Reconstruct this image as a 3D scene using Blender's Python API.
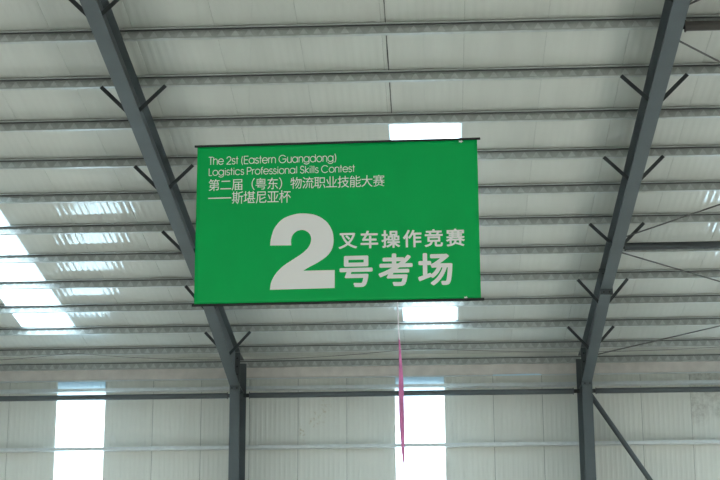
import bpy, math, random
from mathutils import Vector, Matrix, noise

for o in list(bpy.data.objects): bpy.data.objects.remove(o)
random.seed(4)
scene = bpy.context.scene
COL = scene.collection

# ------------------------------------------------------------------ camera
F, PIT, YAW, ROL = 1678.6798, math.radians(15.7812), math.radians(-2.6391), math.radians(.2813)
CAM = Vector((0, -33.9862, 1.6))

def ray(px, py):
    a, b = px - 360, py - 240
    c, s = math.cos(ROL), math.sin(ROL); u = c*a - s*b; w = s*a + c*b
    x, yy, zz = u/F, 1., -w/F
    c, s = math.cos(PIT), math.sin(PIT); y = c*yy - s*zz; z = s*yy + c*zz
    c, s = math.cos(YAW), math.sin(YAW)
    return Vector((c*x + s*y, -s*x + c*y, z))

def hit(px, py, n, p0):
    """where the line of sight through a photo pixel meets a real plane"""
    n = Vector(n); r = ray(px, py)
    return CAM + r*(n.dot(Vector(p0) - CAM)/n.dot(r))

cd = bpy.data.cameras.new('camera'); cam = bpy.data.objects.new('camera', cd); COL.objects.link(cam)
fw = ray(360, 240).normalized(); rt = (ray(360+F, 240) - ray(360, 240)).normalized(); up = rt.cross(fw)
M4 = Matrix((rt, up, -fw)).transposed().to_4x4(); M4.translation = CAM
cam.matrix_world = M4
cd.sensor_width = 36; cd.lens = F/720*36; cd.clip_end = 1000
scene.camera = cam

# ------------------------------------------------------------------ sky and exposure
world = bpy.data.worlds.new('overcast_sky'); scene.world = world; world.use_nodes = True
bg = world.node_tree.nodes['Background']
bg.inputs['Color'].default_value = (.86, .95, 1, 1)
bg.inputs['Strength'].default_value = 1.0
sd = bpy.data.lights.new('hazy_sun', 'SUN'); sd.energy = 5.0; sd.angle = math.radians(12); sd.color = (1, .97, .92)
sun = bpy.data.objects.new('hazy_sun', sd); COL.objects.link(sun); sun.location = (0, 40, 40)
sun.rotation_euler = Vector((-.1, -.68, -.73)).to_track_quat('-Z', 'Y').to_euler()      # stands beyond the back wall
vs = scene.view_settings
vs.view_transform = 'Standard'; vs.look = 'None'; vs.gamma = 1; vs.use_curve_mapping = False
vs.exposure = 1.96

# ------------------------------------------------------------------ materials
def mat(name, col, rough=.5, metal=0., spec=.5, vary=0., nscale=3., namt=0., bump=0., bscale=40., stretch=None):
    m = bpy.data.materials.new(name); m.use_nodes = True
    nt = m.node_tree; b = nt.nodes['Principled BSDF']
    b.inputs['Roughness'].default_value = rough; b.inputs['Metallic'].default_value = metal
    b.inputs['Specular IOR Level'].default_value = spec
    rgb = nt.nodes.new('ShaderNodeRGB'); rgb.outputs[0].default_value = (*col, 1)
    out = rgb.outputs[0]
    tc = nt.nodes.new('ShaderNodeTexCoord'); src = tc.outputs['Object']
    if stretch:
        mp = nt.nodes.new('ShaderNodeMapping'); mp.inputs['Scale'].default_value = stretch
        nt.links.new(src, mp.inputs['Vector']); src = mp.outputs[0]
    if namt:
        n = nt.nodes.new('ShaderNodeTexNoise'); n.inputs['Scale'].default_value = nscale; n.inputs['Detail'].default_value = 5
        nt.links.new(src, n.inputs['Vector'])
        mr = nt.nodes.new('ShaderNodeMapRange'); mr.inputs['From Min'].default_value = .25; mr.inputs['From Max'].default_value = .75
        mr.inputs['To Min'].default_value = 1-namt; mr.inputs['To Max'].default_value = 1+namt
        nt.links.new(n.outputs['Fac'], mr.inputs['Value'])
        vm = nt.nodes.new('ShaderNodeVectorMath'); vm.operation = 'SCALE'
        nt.links.new(out, vm.inputs[0]); nt.links.new(mr.outputs[0], vm.inputs['Scale']); out = vm.outputs[0]
    if vary:
        oi = nt.nodes.new('ShaderNodeObjectInfo'); mr = nt.nodes.new('ShaderNodeMapRange')
        mr.inputs['To Min'].default_value = 1-vary; mr.inputs['To Max'].default_value = 1+vary
        nt.links.new(oi.outputs['Random'], mr.inputs['Value'])
        vm = nt.nodes.new('ShaderNodeVectorMath'); vm.operation = 'SCALE'
        nt.links.new(out, vm.inputs[0]); nt.links.new(mr.outputs[0], vm.inputs['Scale']); out = vm.outputs[0]
    nt.links.new(out, b.inputs['Base Color'])
    if bump:
        n = nt.nodes.new('ShaderNodeTexNoise'); n.inputs['Scale'].default_value = bscale; n.inputs['Detail'].default_value = 2
        nt.links.new(src, n.inputs['Vector'])
        bp = nt.nodes.new('ShaderNodeBump'); bp.inputs['Strength'].default_value = bump; bp.inputs['Distance'].default_value = .01
        nt.links.new(n.outputs['Fac'], bp.inputs['Height']); nt.links.new(bp.outputs[0], b.inputs['Normal'])
    return m

def add_stain(m, spots, col, nscale=9., lo=.5, hi=.62):
    """dirt blotches with a shape of their own, in the panel's own coordinates"""
    nt = m.node_tree; b = nt.nodes['Principled BSDF']; L = nt.links
    base = b.inputs['Base Color'].links[0].from_socket
    tc = nt.nodes.new('ShaderNodeTexCoord'); n = nt.nodes.new('ShaderNodeTexNoise')
    n.inputs['Scale'].default_value = nscale; n.inputs['Detail'].default_value = 6; n.inputs['Roughness'].default_value = .7
    L.new(tc.outputs['Object'], n.inputs['Vector'])
    mr = nt.nodes.new('ShaderNodeMapRange'); mr.inputs['From Min'].default_value = lo; mr.inputs['From Max'].default_value = hi
    L.new(n.outputs['Fac'], mr.inputs['Value'])
    acc = None
    for (x, z, rx, rz) in spots:
        mp = nt.nodes.new('ShaderNodeMapping'); mp.vector_type = 'TEXTURE'
        mp.inputs['Location'].default_value = (x, 0, z); mp.inputs['Scale'].default_value = (rx, 10, rz)
        L.new(tc.outputs['Object'], mp.inputs['Vector'])
        ln = nt.nodes.new('ShaderNodeVectorMath'); ln.operation = 'LENGTH'; L.new(mp.outputs[0], ln.inputs[0])
        r = nt.nodes.new('ShaderNodeMapRange'); r.inputs['From Min'].default_value = 1; r.inputs['From Max'].default_value = .4
        L.new(ln.outputs['Value'], r.inputs['Value'])
        if acc is None: acc = r.outputs[0]
        else:
            mx = nt.nodes.new('ShaderNodeMath'); mx.operation = 'MAXIMUM'
            L.new(acc, mx.inputs[0]); L.new(r.outputs[0], mx.inputs[1]); acc = mx.outputs[0]
    mul = nt.nodes.new('ShaderNodeMath'); mul.operation = 'MULTIPLY'
    L.new(acc, mul.inputs[0]); L.new(mr.outputs[0], mul.inputs[1])
    mix = nt.nodes.new('ShaderNodeMix'); mix.data_type = 'RGBA'
    L.new(mul.outputs[0], mix.inputs['Factor']); L.new(base, mix.inputs['A']); mix.inputs['B'].default_value = (*col, 1)
    L.new(mix.outputs['Result'], b.inputs['Base Color'])
    return m

def translucent(name, col, gloss=.06):
    m = bpy.data.materials.new(name); m.use_nodes = True; nt = m.node_tree; nt.nodes.clear()
    o = nt.nodes.new('ShaderNodeOutputMaterial'); t = nt.nodes.new('ShaderNodeBsdfTranslucent'); g = nt.nodes.new('ShaderNodeBsdfGlossy')
    mx = nt.nodes.new('ShaderNodeMixShader'); mx.inputs[0].default_value = gloss
    t.inputs['Color'].default_value = (*col, 1); g.inputs['Roughness'].default_value = .3
    nt.links.new(t.outputs[0], mx.inputs[1]); nt.links.new(g.outputs[0], mx.inputs[2]); nt.links.new(mx.outputs[0], o.inputs[0])
    return m

WALLC = (.72, .725, .665)
M = dict(
    roof=mat('white_coated_roof_sheet', (.655, .665, .61), .065, vary=.03, nscale=1.2, namt=.035, stretch=(4, .35, 1)),
    wall=mat('white_coated_wall_sheet', WALLC, .25, vary=.03, nscale=1.5, namt=.035, stretch=(3, 1, .5)),
    skylight=translucent('translucent_skylight_sheet', (.80, .92, .99)),
    window=translucent('translucent_wall_sheet', (.74, .90, 1)),
    paint=mat('grey_blue_steel_paint', (.084, .099, .104), .45, nscale=2, namt=.12, bump=.03),
    darkpaint=mat('dark_steel_paint', (.05, .058, .062), .5, nscale=3, namt=.1),
    rustpaint=mat('brown_grey_strut_paint', (.075, .068, .062), .55, nscale=3, namt=.25),
    galv=mat('galvanised_steel', (.49, .51, .49), .34, metal=.25, nscale=9, namt=.14, bump=.03, bscale=18),
    triangle=mat('pale_galvanised_steel', (.62, .645, .625), .42, metal=.15, nscale=9, namt=.12),
    shadegrey=mat('painted_shade_grey', (.085, .09, .088), .7),
    zinc=mat('bright_zinc_steel', (.66, .69, .69), .3, metal=.3, nscale=9, namt=.08),
    bolt=mat('dark_bolt_steel', (.04, .042, .045), .5, metal=.4),
    flash=mat('crumpled_pinkish_flashing', (.72, .675, .63), .6, nscale=5, namt=.1),
    gutter=mat('grey_blue_gutter', (.50, .60, .66), .5),
    seal=mat('dark_sealant', (.10, .10, .095), .8, nscale=14, namt=.4),
    concrete=mat('pale_concrete_floor', (.48, .47, .44), .6, nscale=.6, namt=.12),
    yard=mat('concrete_yard', (.40, .40, .38), .8, nscale=.1, namt=.1),
    skin=mat('grey_outer_roof_skin', (.30, .32, .33), .5),
    green=mat('green_banner_vinyl', (.0, .45, .10), .36, spec=.22, nscale=2.2, namt=.05, bump=.25, bscale=2.6, stretch=(1.6, 1, .7)),
    white=mat('white_print', (.93, .93, .92), .45, spec=.3),
    rod=mat('black_rod_plastic', (.008, .008, .009), .4),
    wire=mat('thin_steel_wire', (.45, .46, .46), .4, metal=.5),
    cable=mat('grey_cable', (.13, .13, .125), .6),
    pink=mat('pink_ribbon_film', (.74, .22, .50), .35, nscale=9, namt=.3),
    thread=mat('white_thread', (.8, .76, .8), .6),
)
M['wall_rust'] = add_stain(mat('white_wall_sheet_with_rust_specks', WALLC, .33, nscale=1.5, namt=.035, stretch=(3, 1, .5)),
    [(.07, 7.13, .1, .25), (.33, 7.41, .14, .22), (.55, 7.58, .17, .3)], (.45, .36, .22), 13, .53, .68)
M['wall_dirt'] = add_stain(mat('white_wall_sheet_with_grey_dirt', WALLC, .4, nscale=1.5, namt=.06, stretch=(3, 1, .5)),
    [(.35, 8.05, .9, .62), (.1, 7.58, .4, .45), (.7, 7.53, .5, .25)], (.40, .385, .34), 9, .34, .7)

# ------------------------------------------------------------------ mesh helpers
class MB:
    def __init__(s): s.v = []; s.f = []
    def box(s, a, b):
        (x0, y0, z0), (x1, y1, z1) = a, b; k = len(s.v)
        s.v += [(x0,y0,z0),(x1,y0,z0),(x1,y1,z0),(x0,y1,z0),(x0,y0,z1),(x1,y0,z1),(x1,y1,z1),(x0,y1,z1)]
        s.f += [tuple(k+i for i in q) for q in ((0,3,2,1),(4,5,6,7),(0,1,5,4),(1,2,6,5),(2,3,7,6),(3,0,4,7))]
        return s
    def hexa(s, pts):
        k = len(s.v); s.v += [tuple(p) for p in pts]
        s.f += [tuple(k+i for i in q) for q in ((0,3,2,1),(4,5,6,7),(0,1,5,4),(1,2,6,5),(2,3,7,6),(3,0,4,7))]
        return s
    def bar(s, a, b, w, h, ref=(0,0,1)):
        a, b = Vector(a), Vector(b); d = (b-a).normalized(); r = d.cross(Vector(ref)).normalized()*w/2; u = r.cross(d).normalized()*h/2
        return s.hexa([a-r-u, a+r-u, b+r-u, b-r-u, a-r+u, a+r+u, b+r+u, b-r+u])
    def tube(s, pts, r, n=10, cap=True):
        pts = [Vector(p) for p in pts]; k = len(s.v); m = len(pts)
        rad = r if isinstance(r, (list, tuple)) else [r]*m
        for i, p in enumerate(pts):
            d = (pts[min(i+1, m-1)] - pts[max(i-1, 0)]).normalized()
            a = d.cross(Vector((0,0,1)) if abs(d.z) < .9 else Vector((0,1,0))).normalized(); b = d.cross(a)
            for j in range(n):
                t = 2*math.pi*j/n; s.v.append(tuple(p + (a*math.cos(t) + b*math.sin(t))*rad[i]))
        for i in range(m-1):
            for j in range(n):
                s.f.append((k+i*n+j, k+i*n+(j+1)%n, k+(i+1)*n+(j+1)%n, k+(i+1)*n+j))
        if cap: s.f.append(tuple(k+j for j in range(n))[::-1]); s.f.append(tuple(k+(m-1)*n+j for j in range(n)))
        return s
    def prism(s, prof, x0, x1):
        """closed profile of (y,z) pulled along x"""
        k = len(s.v); n = len(prof)
        s.v += [(x0, y, z) for y, z in prof] + [(x1, y, z) for y, z in prof]
        for j in range(n): s.f.append((k+j, k+(j+1)%n, k+n+(j+1)%n, k+n+j))
        s.f.append(tuple(k+j for j in range(n))[::-1]); s.f.append(tuple(k+n+j for j in range(n)))
        return s
    def mesh(s, name, m, smooth=False):
        me = bpy.data.meshes.new(name); me.from_pydata(s.v, [], s.f)
        import bmesh
        b = bmesh.new(); b.from_mesh(me); bmesh.ops.recalc_face_normals(b, faces=b.faces); b.to_mesh(me); b.free()
        me.materials.append(M[m] if isinstance(m, str) else m)
        if smooth:
            for p in me.polygons: p.use_smooth = True
        return me
    def build(s, name, m, parent=None, loc=(0,0,0), smooth=False):
        return link(name, s.mesh(name, m, smooth), parent, loc)

def link(name, me, parent=None, loc=(0,0,0)):
    o = bpy.data.objects.new(name, me); COL.objects.link(o); o.location = loc
    if parent: o.parent = parent
    return o
def empty(name, loc=(0,0,0)):
    o = bpy.data.objects.new(name, None); COL.objects.link(o); o.location = loc; o.empty_display_size = .2; return o
def tag(o, label=None, cat=None, group=None, kind=None):
    if label: o['label'] = label
    if cat: o['category'] = cat
    if group: o['group'] = group
    if kind: o['kind'] = kind
    return o

# ------------------------------------------------------------------ dimensions of the hall
SL = .0997                                   # roof slope
ZP = 8.5604                                  # underside of the purlins at the wall
PH = .152                                    # purlin height
def zp(y): return ZP - SL*y                  # underside of purlins
def zr(y): return ZP + PH - .005 - SL*y      # underside of roof sheets
RIDGE = -22.0; FARWALL = -44.0
ROW11, RSP = -.9075, 1.3183                 # second purlin from the wall, spacing
PX0, PW = -.638, 1.067                       # roof sheet joints
WX0 = -8.856                                 # wall sheet joints, every metre
XMIN, XMAX = PX0 - 11*PW, PX0 + 11*PW
WALLTOP = 8.27
FRAMES = [-11.07, -4.045, 2.975, 10.0]
COLF, COLB = -1.0, -.21                      # column inner and outer flange

# ------------------------------------------------------------------ setting: floor, yard
tag(MB().box((XMIN, FARWALL, -.2), (XMAX, .06, 0)).build('floor', 'concrete'), 'pale concrete floor of the hall', 'floor', kind='structure')
tag(MB().box((-220, -250, -.5), (220, 200, -.2)).build('ground_outside', 'yard'), 'grey concrete yard around the hall', 'ground', kind='structure')

# ------------------------------------------------------------------ roof sheets
def rib_profile(w, pitch, h, side, top):
    n = round(w/pitch); p = w/n; pts = [(0, -.002), (.005, -.002), (.008, 0)]
    for i in range(n):
        c = (i+.5)*p
        pts += [(c-top/2-side, 0), (c-top/2, h), (c+top/2, h), (c+top/2+side, 0)]
    pts += [(w-.008, 0), (w-.005, -.002), (w, -.002)]
    return pts                                # (x, drop towards the room)
def roof_sheet(name, y0, y1, m, thick=.05):
    b = MB(); pr = rib_profile(PW-.002, .107, .0016, .028, .022)
    k = 0; n = len(pr)
    for y in (y0, y1):
        for x, d in pr: b.v.append((x, y, zr(y) - d))
    for y in (y0, y1): b.v += [(0, y, zr(y)+thick), (PW-.002, y, zr(y)+thick)]
    for j in range(n-1): b.f.append((j, j+1, n+j+1, n+j))
    t = 2*n; b.f += [(t, t+1, t+3, t+2), (0, n, t+2, t), (n-1, t+1, t+3, 2*n-1), tuple(range(n))+(t+1, t), tuple(range(n, 2*n))+(t+3, t+2)]
    return b.mesh(name, m)
SKY0, SKY1 = ROW11-8*RSP+.05, ROW11-RSP-.02
full = roof_sheet('roof_sheet', RIDGE, .3, 'roof'); upper = roof_sheet('roof_sheet', RIDGE, SKY0-.006, 'roof')
lower = roof_sheet('roof_sheet', SKY1+.006, .3, 'roof'); sky = roof_sheet('skylight_sheet', SKY0, SKY1, 'skylight', .004)
ceil = tag(empty('ceiling', (0, 0, 0)), 'white ribbed metal roof sheets sloping down to the back wall', 'ceiling', kind='structure')
far = Matrix.Rotation(math.pi, 4, 'Z')
def place_far(o, x):                          # the other slope, mirrored at the ridge
    o.rotation_euler.z = math.pi; o.location = (x+PW-.002, 2*RIDGE, 0)
SKYK = (-7, 0, 7); nsky = 0
NAMES = {-7: 'blown-out white skylight sheet at the left edge, beyond the left rafter', 0: 'bright white skylight sheet behind the green banner',
         7: 'white skylight sheet in the braced bay, to the right of the right rafter'}
for k in range(-11, 11):
    x = PX0 + k*PW + .001
    if k in SKYK:
        link('roof_sheet', upper, ceil, (x, 0, 0)); link('roof_sheet', lower, ceil, (x, 0, 0))
        nsky += 1; w = link('window_%d' % (nsky+3), sky, None, (x, 0, 0)); tag(w, NAMES[k], 'skylight', kind='structure')
    else: link('roof_sheet', full, ceil, (x, 0, 0))
    o = link('roof_sheet', full, ceil); place_far(o, x)
jr = MB(); jr.hexa([(-.03, RIDGE, zr(RIDGE)+.02), (.03, RIDGE, zr(RIDGE)+.02), (.03, .1, zr(.1)+.02), (-.03, .1, zr(.1)+.02), (-.03, RIDGE, zr(RIDGE)+.024), (.03, RIDGE, zr(RIDGE)+.024), (.03, .1, zr(.1)+.024), (-.03, .1, zr(.1)+.024)])
jr = jr.mesh('joint_backing', 'skin')
for k in range(-10, 11):
    if {k, k-1} & set(SKYK):
        MB().hexa([(-.03, y, zr(y)+t_+.05) if 0 else (sx, y, zr(y)+t_) for t_ in (.051, .055) for y, sx in ((RIDGE, -.03), (RIDGE, .03), (.1, .03), (.1, -.03))]).build('joint_backing', 'seal', ceil, (PX0+k*PW, 0, 0))
    else: link('joint_backing', jr, ceil, (PX0+k*PW, 0, 0))
# dark sealant along the joint above the middle skylight, and ridge capping
b = MB()
ys = [RIDGE + i*(SKY0-RIDGE)/60 for i in range(61)]
for i in range(60):
    w0 = .006+.006*noise.noise((0, ys[i]*1.7, 3)); X0, y0, y1 = PX0+.06, ys[i], ys[i+1]; b.hexa([(X0-w0, y0, zr(y0)-.008), (X0+w0, y0, zr(y0)-.008), (X0+w0, y1, zr(y1)-.008), (X0-w0, y1, zr(y1)-.008), (X0-w0, y0, zr(y0)+.003), (X0+w0, y0, zr(y0)+.003), (X0+w0, y1, zr(y1)+.003), (X0-w0, y1, zr(y1)+.003)])
b.build('sealant_bead', 'seal', ceil)
MB().prism([(RIDGE-.3, zr(RIDGE)+.03), (RIDGE, zr(RIDGE)+.06), (RIDGE+.3, zr(RIDGE)+.03), (RIDGE+.3, zr(RIDGE)+.08), (RIDGE, zr(RIDGE)+.11), (RIDGE-.3, zr(RIDGE)+.08)], XMIN, XMAX).build('ridge_cap', 'skin', ceil)

# ------------------------------------------------------------------ back wall
def wall_sheet(z0, z1, m, thick=.05, name='wall_sheet'):
    b = MB(); W = .993; pr = rib_profile(W, .1, .003, .012, .030); n = len(pr)
    for z in (z0, z1):
        for x, d in pr: b.v.append((x, -d, z))
    for z in (z0, z1): b.v += [(0, thick, z), (W, thick, z)]
    for j in range(n-1): b.f.append((j, j+1, n+j+1, n+j))
    t = 2*n; b.f += [(t, t+1, t+3, t+2), (0, n, t+2, t), (n-1, t+1, t+3, 2*n-1), tuple(range(n))+(t+1, t), tuple(range(n, 2*n))+(t+3, t+2)]
    return b.mesh(name, m)
wall = tag(empty('wall_back', (0, 0, 0)), 'white ribbed sheet wall below the eave', 'wall', kind='structure')
WIN = {1: 'blown-out white translucent wall strip, left of the left column', 8: 'blown-out white translucent wall strip below the green banner',
       15: 'white translucent wall strip in the braced bay right of the right column'}
wf = wall_sheet(0, WALLTOP, 'wall'); wr = wall_sheet(0, WALLTOP, 'wall_rust'); wd = wall_sheet(0, WALLTOP, 'wall_dirt')
wl = wall_sheet(0, 4.8, 'wall'); ww = wall_sheet(4.805, WALLTOP, 'window', .004, 'translucent_sheet'); nw = 0
for k in range(-3, 20):
    x = WX0 + k + .0035
    if k in WIN:
        link('wall_sheet', wl, wall, (x, 0, 0)); nw += 1
        tag(link('window_%d' % nw, ww, None, (x, 0, 0)), WIN[k], 'window', kind='structure')
    else: link('wall_sheet', {6: wr, 14: wd}.get(k, wf), wall, (x, 0, 0))
jm = MB().box((-.03, .020, 0), (.03, .024, WALLTOP)).mesh('joint_backing', 'seal')
for k in range(-2, 20):
    if not ({k, k-1} & set(WIN)): link('joint_backing', jm, wall, (WX0+k, 0, 0))
# gutter outside the wall head
g = MB(); g.box((XMIN, .09, 8.09), (XMAX, .22, 8.11)); g.box((XMIN, .20, 8.11), (XMAX, .22, 8.56)); g.box((XMIN, .09, 8.11), (XMAX, .11, 8.18))
g.build('gutter', 'gutter', wall)
# crumpled flashing between eave purlin and wall head
b = MB(); nx, nz = 420, 7; x0, x1 = XMIN, XMAX; z0, z1 = WALLTOP+.004, 8.62
for i in range(nx+1):
    for j in range(nz+1):
        x = x0+(x1-x0)*i/nx; z = z0+(z1-z0)*j/nz
        d = .022*noise.noise((x*2.1, z*3, 1.3)) + .012*noise.noise((x*7, z*6, 4.4))
        zz = z + (.010*noise.noise((x*1.3, 0, 7.7)) + (.022 if WX0+10.0 < x < WX0+11 else 0) if j == 0 else 0)
        b.v.append((x, -.035 + d, zz))
for i in range(nx):
    for j in range(nz): a = i*(nz+1)+j; b.f.append((a, a+nz+1, a+nz+2, a+1))
o = b.build('trim_1', 'flash', smooth=True); tag(o, 'crumpled pinkish flashing strip between wall head and last purlin', 'flashing', kind='structure')
md = o.modifiers.new('thickness', 'SOLIDIFY'); md.thickness = .004; md.offset = 1
for xa_, xb_ in ((XMIN+.05, WX0+10), (WX0+11, XMAX-.05)):
    MB().box((xa_, -.064, WALLTOP-.008), (xb_, -.003, WALLTOP+.012)).build('edge_capping', 'zinc', o)
MB().box((WX0+10, .018, WALLTOP+.0005), (WX0+11, .022, WALLTOP+.05)).build('added_translucent_strip', 'window', o)  # added strip that makes the gap at the wall head show bright
tag(MB().box((XMIN+.05, -.14, 8.642), (XMAX-.05, -.10, zr(-.10)-.002)).build('trim_2', 'roof'), 'white closure strip between the last purlin and the roof sheets', 'closure strip', kind='structure')

# ------------------------------------------------------------------ unseen walls, added with low openings so daylight enters near the floor
OPENH = 2.8
for nm, x, lab in (('wall_added_left', XMIN, 'white sheet wall out of view at left, added to keep side daylight low'), ('wall_added_right', XMAX, 'white sheet wall out of view at right, added to keep side daylight low')):
    w0, w1 = (x-.05, x) if x < 0 else (x, x+.05)
    b = MB(); e = .05; prof = [(FARWALL, OPENH), (.05, OPENH), (.05, zr(0)+e-.02), (RIDGE, zr(RIDGE)+e), (FARWALL, zr(0)+e-.02)]
    b.prism(prof, w0, w1); tag(b.build(nm, 'wall'), lab, 'wall', kind='structure')
tag(MB().box((XMIN, FARWALL-.05, OPENH+.9), (XMAX, FARWALL, zr(0)+.03)).build('wall_added_front', 'wall'), 'white sheet wall behind the viewer, added with a low opening to shape the daylight', 'wall', kind='structure')

# ------------------------------------------------------------------ columns and rafters
def rafter_depth(y):                          # from underside of purlins to underside of the bottom flange
    if y <= -5.45: return .40
    return .43 + (.72-.43)*(y+5.45)/(COLF+5.45)
FW, FT, WT = .20, .014, .010
WHERE = ['far left', 'left', 'right', 'far right']
for i, fx in enumerate(FRAMES):
    side = {0: 'outside the left edge of view', 1: 'below the lower left corner of the green banner', 2: 'at the right, with a diagonal tube falling from it', 3: 'beyond the right edge of view'}[i]
    t = tag(empty('steel_column', (fx, -.6, 0)), 'grey-blue steel column ' + side, 'column', 'steel columns along the back wall')
    L = (-fx, .6, 0)
    def part(nm, mb, m='paint'): return mb.build(nm, m, t, L)
    top = zp(COLF)-.02
    part('inner_flange', MB().box((fx-FW/2, COLF, 0), (fx+FW/2, COLF+FT, top-.02)))
    part('outer_flange', MB().box((fx-.14, COLB-FT, 0), (fx+.14, COLB, zp(COLB)-.03)))
    part('web', MB().hexa([(fx-WT/2, COLF+FT, 0), (fx+WT/2, COLF+FT, 0), (fx+WT/2, COLB-FT, 0), (fx-WT/2, COLB-FT, 0),
                           (fx-WT/2, COLF+FT, top-.04), (fx+WT/2, COLF+FT, top-.04), (fx+WT/2, COLB-FT, zp(COLB)-.15), (fx-WT/2, COLB-FT, zp(COLB)-.15)]))
    zk = zp(COLF) - rafter_depth(COLF)
    for sx in (-1, 1):
        part('stiffener', MB().box((fx+sx*.008, COLF+FT, zk), (fx+sx*.095, COLB-FT, zk+.012)))
    part('cap_plate', MB().box((fx-FW/2, COLF, top-.038), (fx+FW/2, COLB-.1, top-.024)))
    part('base_plate', MB().box((fx-.17, COLF-.08, 0), (fx+.17, COLB+.04, .025)))
    # rafter: bottom flange, web, top flange, splice, end plate, fly braces
    r = tag(empty('roof_rafter', (fx, COLF, zp(COLF)-.4)),
            {0: 'grey steel rafter outside the left edge of view', 1: 'grey steel rafter passing behind the green banner at left',
             2: 'grey steel rafter at the right of the green banner, with rods joining it', 3: 'grey steel rafter beyond the right edge of view'}[i],
            'rafter', 'steel rafters under the roof')
    RL = (-fx, -COLF, -(zp(COLF)-.4))
    def rp(nm, mb, m='paint', par=None): return mb.build(nm, m, par or r, RL)
    def strip(xa, xb, ya, yb, lo, hi):        # lo, hi: height functions
        return MB().hexa([(xa, ya, lo(ya)), (xb, ya, lo(ya)), (xb, yb, lo(yb)), (xa, yb, lo(yb)), (xa, ya, hi(ya)), (xb, ya, hi(ya)), (xb, yb, hi(yb)), (xa, yb, hi(yb))])
    YS = -5.45; ye = COLF-.022
    d1 = lambda y: zp(y)-.40
    d2 = lambda y: zp(y) - (.43 + (.72-.43)*(y+5.45)/(COLF+5.45))
    tf = lambda y: zp(y)-.0215
    for (ya, yb, dd) in ((RIDGE+.02, YS-.02, d1), (YS+.02, ye, d2)):
        rp('bottom_flange', strip(fx-FW/2, fx+FW/2, ya, yb, dd, lambda y: dd(y)+FT))
        rp('web', strip(fx-WT/2, fx+WT/2, ya, yb, lambda y: dd(y)+FT, lambda y: tf(y)-FT))
        rp('top_flange', strip(fx-FW/2, fx+FW/2, ya, yb, lambda y: tf(y)-FT, tf))
    for yy in (YS-.02, YS+.004):
        e = rp('splice_plate', MB().box((fx-FW/2-.01, yy, d1(YS)-.10), (fx+FW/2+.01, yy+.016, tf(YS)-.008)))
        if yy < YS:
            for bx in (-.05, .05):
                for bz in (-.06, .06, .16, .27):
                    rp('bolt', MB().tube([(fx+bx, yy, d1(YS)+bz), (fx+bx, yy-.03, d1(YS)+bz)], .016, 6), 'bolt')
    # vertical gusset at the near side of the splice
    rp('end_plate', MB().box((fx-FW/2, ye, d2(ye)-.10), (fx+FW/2, COLF-.002, tf(ye)-.02)))
    for bx in (-.05, .05):
        for bz in (-.055, .09, .22, .38, .55): rp('bolt', MB().tube([(fx+bx, ye, d2(ye)+bz), (fx+bx, ye-.035, d2(ye)+bz)], .02, 6), 'bolt')
    for kk in (-2, 0, 2, 4, 6, 8, 10):
        yy = ROW11-(11-kk)*RSP
        zb = zp(yy)-rafter_depth(yy)+FT+.01
        zb = max(zb, zp(yy)-.47)
        xin = .075 if zb > zp(yy)-.45 else .02
        for sx in (-1, 1):
            fb = rp('fly_brace', MB().bar((fx+sx*xin, yy-.01, zb), (fx+sx*.435, yy-.01, zp(yy)-.018), .006, .054, (0, 1, 0)).bar(
                (fx+sx*(xin+.006), yy-.034, zb), (fx+sx*.441, yy-.034, zp(yy)-.018), .055, .006, (0, 1, 0)), 'darkpaint')

# ------------------------------------------------------------------ purlins
def zig(x0, x1, y, z0, z1, pitch, t):
    """row of upright triangular plates, paler than the channel"""
    b = MB(); n = int((x1-x0)/pitch); w = pitch*.43
    for i in range(n):
        x = x0+(i+.5)*pitch; k = len(b.v)
        for yy in (y, y-t): b.v += [(x-w, yy, z0), (x+w, yy, z0), (x+.006, yy, z1), (x-.006, yy, z1)]
        b.f += [(k, k+1, k+2, k+3), (k+7, k+6, k+5, k+4)] + [(k+j, k+(j+1) % 4, k+4+(j+1) % 4, k+4+j) for j in range(4)]
    return b
HB, LIP, T = .066, .020, .0035
# C profile in (y,z), back web on the eave side, open towards the ridge
cprof = [(0, 0), (0, PH), (-HB, PH), (-HB, PH-LIP), (-HB+T, PH-LIP), (-HB+T, PH-T), (-T, PH-T), (-T, T), (-HB+T, T), (-HB+T, LIP), (-HB, LIP), (-HB, 0)]
cm = MB().prism(cprof, XMIN+.05, XMAX-.05).mesh('channel', 'galv')
lm = zig(XMIN+.1, XMAX-.1, -.008, T+.002, PH-.034, .176, .008).mesh('triangle_plates', 'triangle')
sm = MB().box((XMIN+.06, -.050, PH-LIP-.014), (XMAX-.06, -.046, PH-T)).mesh('shade_strip', 'shadegrey')  # dark strip painted in for the shade under the upper lip
ORD = ['', 'last', 'second', 'third', 'fourth', 'fifth', 'sixth', 'seventh', 'eighth', 'ninth', 'tenth', 'eleventh', 'twelfth', 'thirteenth', 'fourteenth', 'fifteenth', 'sixteenth']
ROWY = {k: ROW11-(11-k)*RSP for k in range(-4, 12)}
rows = [(12, -.11, 8.486)] + [(k, ROWY[k]+.03, zp(ROWY[k]+.03)-.016) for k in range(11, -5, -1)]
for k, y, z in rows:
    n = 13-k
    lab = 'galvanised channel purlin right above the crumpled flashing, nearest the back wall' if n == 1 else \
          'galvanised channel purlin under the roof, %s one out from the back wall' % (ORD[n] if n < 17 else 'seventeenth')
    t = tag(empty('roof_purlin', (0, y, z)), lab, 'purlin', 'roof purlins')
    a = link('channel', cm, t); link('shade_strip', sm, t); l = tag(link('triangle_plates', lm, t), kind='stuff')

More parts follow.
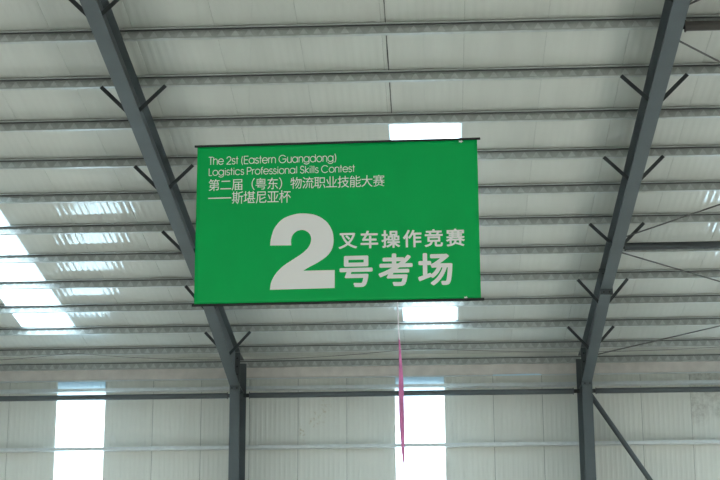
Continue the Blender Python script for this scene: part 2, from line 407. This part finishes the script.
# ------------------------------------------------------------------ wall girts (channels laid flat)
gm = [(-.19, 0), (-.19, .062), (-.186, .062), (-.186, .004), (-.024, .004), (-.024, .062), (-.02, .062), (-.02, 0)]
for z, lab in ((8.02, 'light galvanised wall girt just above the dark eave tube'), (6.802, 'light galvanised wall girt crossing low below the dark eave tube')):
    t = tag(empty('wall_girt', (0, -.02, z)), lab, 'girt', 'wall girts')
    MB().prism(gm, XMIN+.05, XMAX-.05).build('channel', 'zinc', t, (0, .02, 0))
    tb = MB()
    MB().box((XMIN+.05, -.194, .0), (XMAX-.05, -.19, .066)).build('face_strip', 'zinc', t, (0, .02, 0))

# ------------------------------------------------------------------ eave tubes
def strut(name, xa, xb, y, z, r, lab, grp, m, gap=.19):
    t = tag(empty(name, ((xa+xb)/2, y, z)), lab, 'tube', grp); L = (-(xa+xb)/2, -y, -z)
    MB().tube([(xa+gap, y, z), (xb-gap, y, z)], r, 16).build('tube', m, t, L, smooth=False)
    for x, s in ((xa, 1), (xb, -1)):
        MB().tube([(x+s*(gap-.015), y, z), (x+s*gap, y, z)], r*1.25, 16).build('end_disc', m, t, L)
        MB().box((min(x+s*.1, x+s*(gap-.015)), y-.006, z-.04), (max(x+s*.1, x+s*(gap-.015)), y+.006, z+.04)).build('lug_plate', 'bolt', t, L)
        MB().box((min(x+s*.02, x+s*.11), y+.007, z-.05), (max(x+s*.02, x+s*.11), y+.017, z+.05)).build('cleat', 'paint', t, L)
        MB().tube([(x+s*.125, y-.02, z), (x+s*.125, y+.03, z)], .014, 6).build('bolt', 'bolt', t, L)
    return t
BAY = ['left of the left column', 'between the two columns', 'right of the right column']
for i in range(3):
    strut('eave_tube', FRAMES[i], FRAMES[i+1], -.35, 7.866, .056, 'dark steel eave tube across the white wall, ' + BAY[i], 'eave tubes', 'paint', .235)

# ------------------------------------------------------------------ bracing in the right-hand bay
xa, xb = FRAMES[2], FRAMES[3]
YA, YB, YC = -14.48, -6.96, -1.1
zo = lambda y: zp(y)-.20
strut('roof_strut', xa, xb, YA, zo(YA), .062, 'brownish steel strut tube at the top right corner, meeting the right rafter', 'roof struts', 'rustpaint')
strut('roof_strut', xa, xb, YB, zo(YB), .062, 'dark grey steel strut tube meeting the right rafter at banner mid-height', 'roof struts', 'darkpaint')
def rod(y0, y1, lab, dz=0):
    a = Vector((xa+.02, y0, zo(y0)+dz)); b_ = Vector((xb-.02, y1, zo(y1)+dz)); mid = (a+b_)/2
    t = tag(empty('brace_rod', mid), lab, 'rod', 'roof bracing rods'); L = tuple(-mid)
    MB().tube([a, b_], .013, 8).build('rod', 'cable', t, L)
    d = (b_-a).normalized()
    MB().tube([a, a+d*.14], .024, 8).build('rod_end', 'bolt', t, L); MB().tube([b_, b_-d*.14], .024, 8).build('rod_end', 'bolt', t, L)
rod(YA-.35, YA-7.2, 'thin dark brace rod rising from the right rafter into the top right corner', .03)
rod(YA+.3, YB-.3, 'thin dark brace rod falling right from below the brownish strut tube', .03)
rod(YB-.4, YA+.3, 'thin dark brace rod rising right from above the dark grey strut tube', -.03)
rod(YB+.25, YC, 'thin dark brace rod falling right from below the dark grey strut tube', .03)
rod(YC-.15, YB+.3, 'thin dark brace rod rising right from the head of the right column', -.10)
# diagonal wall tube
a = Vector((3.085, -.40, 7.78)); b_ = Vector((7.65, -.40, .63)); mid = (a+b_)/2
t = tag(empty('diagonal_brace', mid), 'dark grey diagonal steel tube falling right from the right column', 'brace'); L = tuple(-mid)
d = (b_-a).normalized()
MB().tube([a+d*.12, b_], .052, 16).build('tube', 'paint', t, L)
MB().bar(a-d*.06, a+d*.16, .10, .012, (0, 1, 0)).build('gusset_plate', 'paint', t, L)

# ------------------------------------------------------------------ swagged cables under the second purlin
for xa_, xb_, sag, lab in ((-12.0, -7.35, .14, 'thin grey cable swagging under the eave purlins at the left edge'), (-7.35, -.36, .19, 'thin grey cable swagging under the eave purlins across the left rafter'),
                       (-.36, 6.7, .13, 'thin grey cable swagging under the eave purlins across the right rafter')):
    pts = []
    for i in range(41):
        u = i/40; pts.append((xa_+(xb_-xa_)*u, -.99, zp(-.99)+.006 - 4*sag*u*(1-u)))
    o = MB().tube(pts, .005, 6).build('electric_cable', 'cable'); tag(o, lab, 'cable', 'cables along the eave')

# ------------------------------------------------------------------ the banner
BX, BY, BZ, BW, BH, BR = -2.5284, -16.98, 5.7342, 3.0, 1.7493, -.0245
bu = Vector((math.cos(BR), math.sin(BR), 0)); bn = Vector((math.sin(BR), -math.cos(BR), 0))   # along, towards camera
B0 = Vector((BX, BY, BZ))
def bl(px, py):
    p = hit(px, py, bn, B0) - B0
    return p.dot(bu), p.z
ban = tag(empty('hanging_banner', B0), 'large green banner with white lettering and a big 2, hung from the roof', 'banner')
ban.rotation_euler.z = BR
def bpart(nm, mb, m, smooth=False): return mb.build(nm, m, ban, smooth=smooth)
b = MB(); nx, nz = 60, 36
wob = lambda x, z: 0.0
for i in range(nx+1):
    for j in range(nz+1):
        x, z = BW*i/nx, BH*j/nz; e = min(1, z/.3, (BH-z)/.3)
        b.v.append((x, .006*e*noise.noise((x*1.7, z*.8, 2.2)) + .0025*e*noise.noise((x*6, z*1.2, 9)), z))
for i in range(nx):
    for j in range(nz): q = i*(nz+1)+j; b.f.append((q, q+nz+1, q+nz+2, q+1))
pan = bpart('panel', b, 'green', True); md = pan.modifiers.new('thickness', 'SOLIDIFY'); md.thickness = .0012; md.offset = 1
def off(x, z):
    e = max(0, min(1, z/.3, (BH-z)/.3)); return .006*e*noise.noise((x*1.7, z*.8, 2.2)) + .0025*e*noise.noise((x*6, z*1.2, 9))
bpart('top_rod', MB().tube([(-.030, 0, BH+.004), (BW+.034, 0, BH+.004)], .013, 12), 'rod')
bpart('bottom_rod', MB().tube([(-.022, 0, -.004), (BW+.034, 0, -.004)], .014, 12), 'rod')
ky = ROWY[-1]
for wx in (.55, 2.45):
    pa = Vector((wx, 0, BH+.015)); tp = Vector((BX+wx, ky, zp(ky)+.002)); inv = Matrix.Rotation(-BR, 3, 'Z') @ (tp-B0)
    bpart('hanging_wire', MB().tube([pa, inv], .0008, 5), 'wire')

def flat_letters(name, verts, tris, m='white'):
    """print laid on the sheet, following its slight waves; verts are (x, z, layer)"""
    me = bpy.data.meshes.new(name)
    me.from_pydata([(v[0], off(v[0], v[1])-.0035-(v[2]*.00012 if len(v) > 2 else 0), v[1]) for v in verts], [], tris); me.materials.append(M[m])
    return link(name, me, ban)
def glyph(ch):
    c = bpy.data.curves.new('glyph', 'FONT'); c.body = ch; c.size = 1; c.resolution_u = 5
    o = bpy.data.objects.new('glyph', c); COL.objects.link(o); bpy.context.view_layer.update()
    ev = o.evaluated_get(bpy.context.evaluated_depsgraph_get()); me = ev.to_mesh()
    r = [(v.co.x, v.co.y) for v in me.vertices], [tuple(p.vertices) for p in me.polygons]
    ev.to_mesh_clear(); bpy.data.objects.remove(o); bpy.data.curves.remove(c)
    return r
def fit_line(items, name, l, r_, t_, b_, ref):
    """l, r_: pixel ends of the line; t_, b_: its top and bottom at the left end; every item becomes one printed piece"""
    x0, zt = bl(l, t_); _, zb = bl(l, b_); x1, _ = bl(r_, ref)
    A = [v for vs_, fs in items for v in vs_]
    a0, a1 = min(v[0] for v in A), max(v[0] for v in A); c0, c1 = min(v[1] for v in A), max(v[1] for v in A)
    for vs_, fs in items:
        flat_letters(name, [(x0+(v[0]-a0)/(a1-a0)*(x1-x0), zb+(v[1]-c0)/(c1-c0)*(zt-zb), v[2]) for v in vs_], fs)
def cjk_line(txt, l, r_, t_, b_, ref, weight, pitch, slim=1.):
    items = []; x = 0
    for ch in txt:
        if ch == '-':                          # the long double dash
            items.append(([(x+.02, .34, 0), (x+1.98*pitch, .34, 0), (x+1.98*pitch, .415, 0), (x+.02, .415, 0)], [(0, 1, 2, 3)])); x += 2*pitch; continue
        gv, gf = glyph(ch); vs_, fs = [], []
        ring = [(0, 0)] + [(weight*math.cos(i*math.pi/4), weight*math.sin(i*math.pi/4)) for i in range(8)]
        for n_, (dx, dz) in enumerate(ring if weight else ring[:1]):
            k = len(vs_); vs_ += [(x+u*slim+dx, v+dz, n_) for u, v in gv]; fs += [tuple(k+i for i in f) for f in gf]
        items.append((vs_, fs)); x += pitch
    fit_line(items, 'printed_character', l, r_, t_, b_, ref)

# light geometric roman letters, drawn as strokes on round bowls
def arc(cx, cy, rx, ry, a0, a1, n=14): return [(cx+rx*math.cos(math.radians(a0+(a1-a0)*i/n)), cy+ry*math.sin(math.radians(a0+(a1-a0)*i/n))) for i in range(n+1)]
ring = lambda cx: arc(cx, .275, .265, .275, 0, 360, 24)
RO = {
 'T': (.44, [[(.01, .74), (.43, .74)], [(.22, 0), (.22, .74)]]), 'h': (.53, [[(.07, 0), (.07, .74)], [(.07, .33)] + arc(.265, .345, .195, .205, 180, 0) + [(.46, 0)]]),
 'e': (.62, [arc(.31, .275, .265, .275, 0, 325, 24), [(.05, .275), (.575, .275)]]), '2': (.56, [arc(.275, .53, .21, .21, 175, -38) + [(.05, .0), (.5, .0)]]),
 's': (.42, [arc(.205, .41, .14, .14, 25, 250) + arc(.205, .145, .155, .145, 75, -160)]), 't': (.30, [[(.14, 0), (.14, .74)], [(.01, .52), (.27, .52)]]),
 '(': (.28, [arc(.33, .32, .25, .5, 125, 235)]), ')': (.28, [arc(-.05, .32, .25, .5, 55, -55)]), 'E': (.52, [[(.47, .74), (.07, .74), (.07, 0), (.47, 0)], [(.07, .38), (.45, .38)]]),
 'a': (.66, [ring(.31), [(.575, 0), (.575, .55)]]), 'r': (.32, [[(.07, 0), (.07, .55)], [(.07, .3)] + arc(.27, .33, .2, .2, 180, 90)]),
 'n': (.53, [[(.07, 0), (.07, .55)], [(.07, .33)] + arc(.265, .345, .195, .205, 180, 0) + [(.46, 0)]]), 'G': (.86, [arc(.42, .37, .37, .37, 40, 360, 24) + [(.44, .37)]]),
 'u': (.53, [[(.07, .55)] + arc(.265, .205, .195, .205, 180, 360) + [(.46, .55)], [(.46, 0), (.46, .55)]]), 'd': (.66, [ring(.31), [(.575, 0), (.575, .74)]]),
 'o': (.62, [ring(.31)]), 'g': (.66, [ring(.31), [(.575, .55)] + arc(.31, -.02, .265, .17, 0, -160)]), 'L': (.43, [[(.07, .74), (.07, 0), (.40, 0)]]),
 'P': (.55, [[(.07, 0), (.07, .74), (.3, .74)] + arc(.3, .545, .195, .195, 90, -90) + [(.07, .35)]]), 'i': (.20, [[(.1, 0), (.1, .55)], [(.1, .67), (.1, .74)]]),
 'c': (.60, [arc(.31, .275, .265, .275, 42, 318, 20)]), 'f': (.28, [[(.12, 0), (.12, .6)] + arc(.25, .6, .13, .14, 180, 90)[1:], [(.01, .52), (.25, .52)]]),
 'l': (.20, [[(.1, 0), (.1, .74)]]), 'S': (.52, [arc(.25, .55, .17, .19, 20, 255) + arc(.25, .185, .2, .185, 72, -165)]),
 'k': (.47, [[(.07, 0), (.07, .74)], [(.42, .55), (.09, .27), (.45, 0)]]), 'C': (.82, [arc(.42, .37, .37, .37, 42, 318, 22)])}
def stroke_word(word, x, w):
    vs_, fs = [], []
    for ch in word:
        adv, runs = RO[ch]
        for run in runs:
            for (ax, az), (bx, bz) in zip(run, run[1:]):
                dx, dz = bx-ax, bz-az; n_ = math.hypot(dx, dz) or 1; e = w*.22 if len(run) > 3 else 0
                ux, uz = dx/n_, dz/n_; px, pz = -uz*w/2, ux*w/2
                ax, az, bx, bz = ax-ux*e, az-uz*e, bx+ux*e, bz+uz*e
                k = len(vs_); vs_ += [(x+ax-px, az-pz, k % 7), (x+bx-px, bz-pz, k % 7), (x+bx+px, bz+pz, k % 7), (x+ax+px, az+pz, k % 7)]; fs.append((k, k+1, k+2, k+3))
        x += adv
    return (vs_, fs), x
def roman_line(txt, l, r_, t_, b_, ref, w=.075):
    x = 0; items = []
    for wd in txt.split():
        it, x = stroke_word(wd, x, w); items.append(it); x += .24
    fit_line(items, 'printed_word', l, r_, t_, b_, ref)
roman_line('The 2st (Eastern Guangdong)', 208.9, 336.2, 157.0, 167.2, 161)
roman_line('Logistics Professional Skills Contest', 208.9, 354.8, 168.4, 177.9, 170)
cjk_line('第二届（粤东）物流职业技能大赛', 208.8, 384.6, 179.4, 191.3, 181, .0, .96)
cjk_line('-斯堪尼亚杯', 208.4, 290.8, 192.3, 204.9, 198, .0, .96)
cjk_line('叉车操作竞赛', 338.5, 464.8, 231.4, 249.2, 238, .022, 1.12)
cjk_line('号考场', 339.5, 452.6, 254.8, 287.6, 270, .026, 1.10)

# the heavy numeral 2, drawn as an outline
def smooth_run(pts, n=6):
    out = []
    for i in range(len(pts)-1):
        p0 = pts[max(i-1, 0)]; p1 = pts[i]; p2 = pts[i+1]; p3 = pts[min(i+2, len(pts)-1)]
        for k in range(n):
            t_ = k/n
            out.append(tuple(.5*(2*p1[a] + (p2[a]-p0[a])*t_ + (2*p0[a]-5*p1[a]+4*p2[a]-p3[a])*t_**2 + (3*p1[a]-p0[a]-3*p2[a]+p3[a])*t_**3) for a in (0, 1)))
    return out + [pts[-1]]
outer = [(382, 182), (386, 150), (402, 103), (438, 63), (487, 43), (535, 38), (588, 46), (633, 73), (659, 112), (667, 155), (660, 196), (637, 229), (596, 258), (556, 279), (531, 295)]
inner = [(381, 381), (387, 346), (406, 310), (438, 276), (482, 246), (528, 215), (555, 187), (566, 156), (560, 131), (544, 117), (525, 112), (501, 118), (483, 135), (476, 158), (477, 181)]
loop = smooth_run(outer) + [(672, 292), (672, 373)] + smooth_run(inner)
lp = [bl(185+x/4.4875, 205+y/4.4875) for x, y in loop]
from mathutils.geometry import tessellate_polygon
tris = tessellate_polygon([[Vector((x, z, 0)) for x, z in lp]])
flat_letters('numeral', lp, [tuple(t_) for t_ in tris])
# little scraps of tape at the right-hand corners
for cx, cy, s in ((461, 141.5, 1.), (466, 297.5, .8)):
    pts = [(-2.2, -.9), (-.4, -.4), (.2, -1.6), (2.4, .3), (1, .6), (.4, 1.7), (-.8, .8), (-2, .9)]
    lp = [bl(cx+x*s, cy+y*s) for x, y in pts]
    tris = tessellate_polygon([[Vector((x, z, 0)) for x, z in lp]])
    flat_letters('tape_scrap', lp, [tuple(t_) for t_ in tris])

# ------------------------------------------------------------------ pink ribbon hanging below the banner
RP = B0 + bu*bl(397.5, 303)[0] + Vector((0, 0, -.018)) + bn*.004
rib = tag(empty('pink_ribbon', RP), 'narrow twisted pink ribbon hanging on a thread below the green banner', 'ribbon')
zt = bl(398.5, 336)[1]; ze = bl(404.3, 470)[1]; lean = bl(404, 463)[0]-bl(397.5, 303)[0]-.013
MB().tube([(0, 0, .002), (.006, .002, zt*.5), (.013, 0, zt-.02)], .007, 6).build('thread', 'thread', rib)
b = MB(); n = 60
for i in range(n+1):
    u = i/n; z = zt + (ze-zt)*u
    x = .013 + lean*u + .004*math.sin(u*7)
    w = .027*(min(1, .35+u*3) if u < .3 else 1)*(1 if u < .86 else max(.06, (1-u)/.14))
    a_ = .7 + .5*math.sin(u*8.5+.4)
    cx, cy = math.cos(a_*.8)*w, math.sin(a_*.8)*w
    b.v += [(x-cx, -cy, z), (x+cx*.1, .006, z), (x+cx, cy, z)]
for i in range(n):
    for j in (0, 1): q = 3*i+j; b.f.append((q, q+1, q+4, q+3))
o = b.build('ribbon_strip', 'pink', rib, smooth=True)
md = o.modifiers.new('thickness', 'SOLIDIFY'); md.thickness = .001
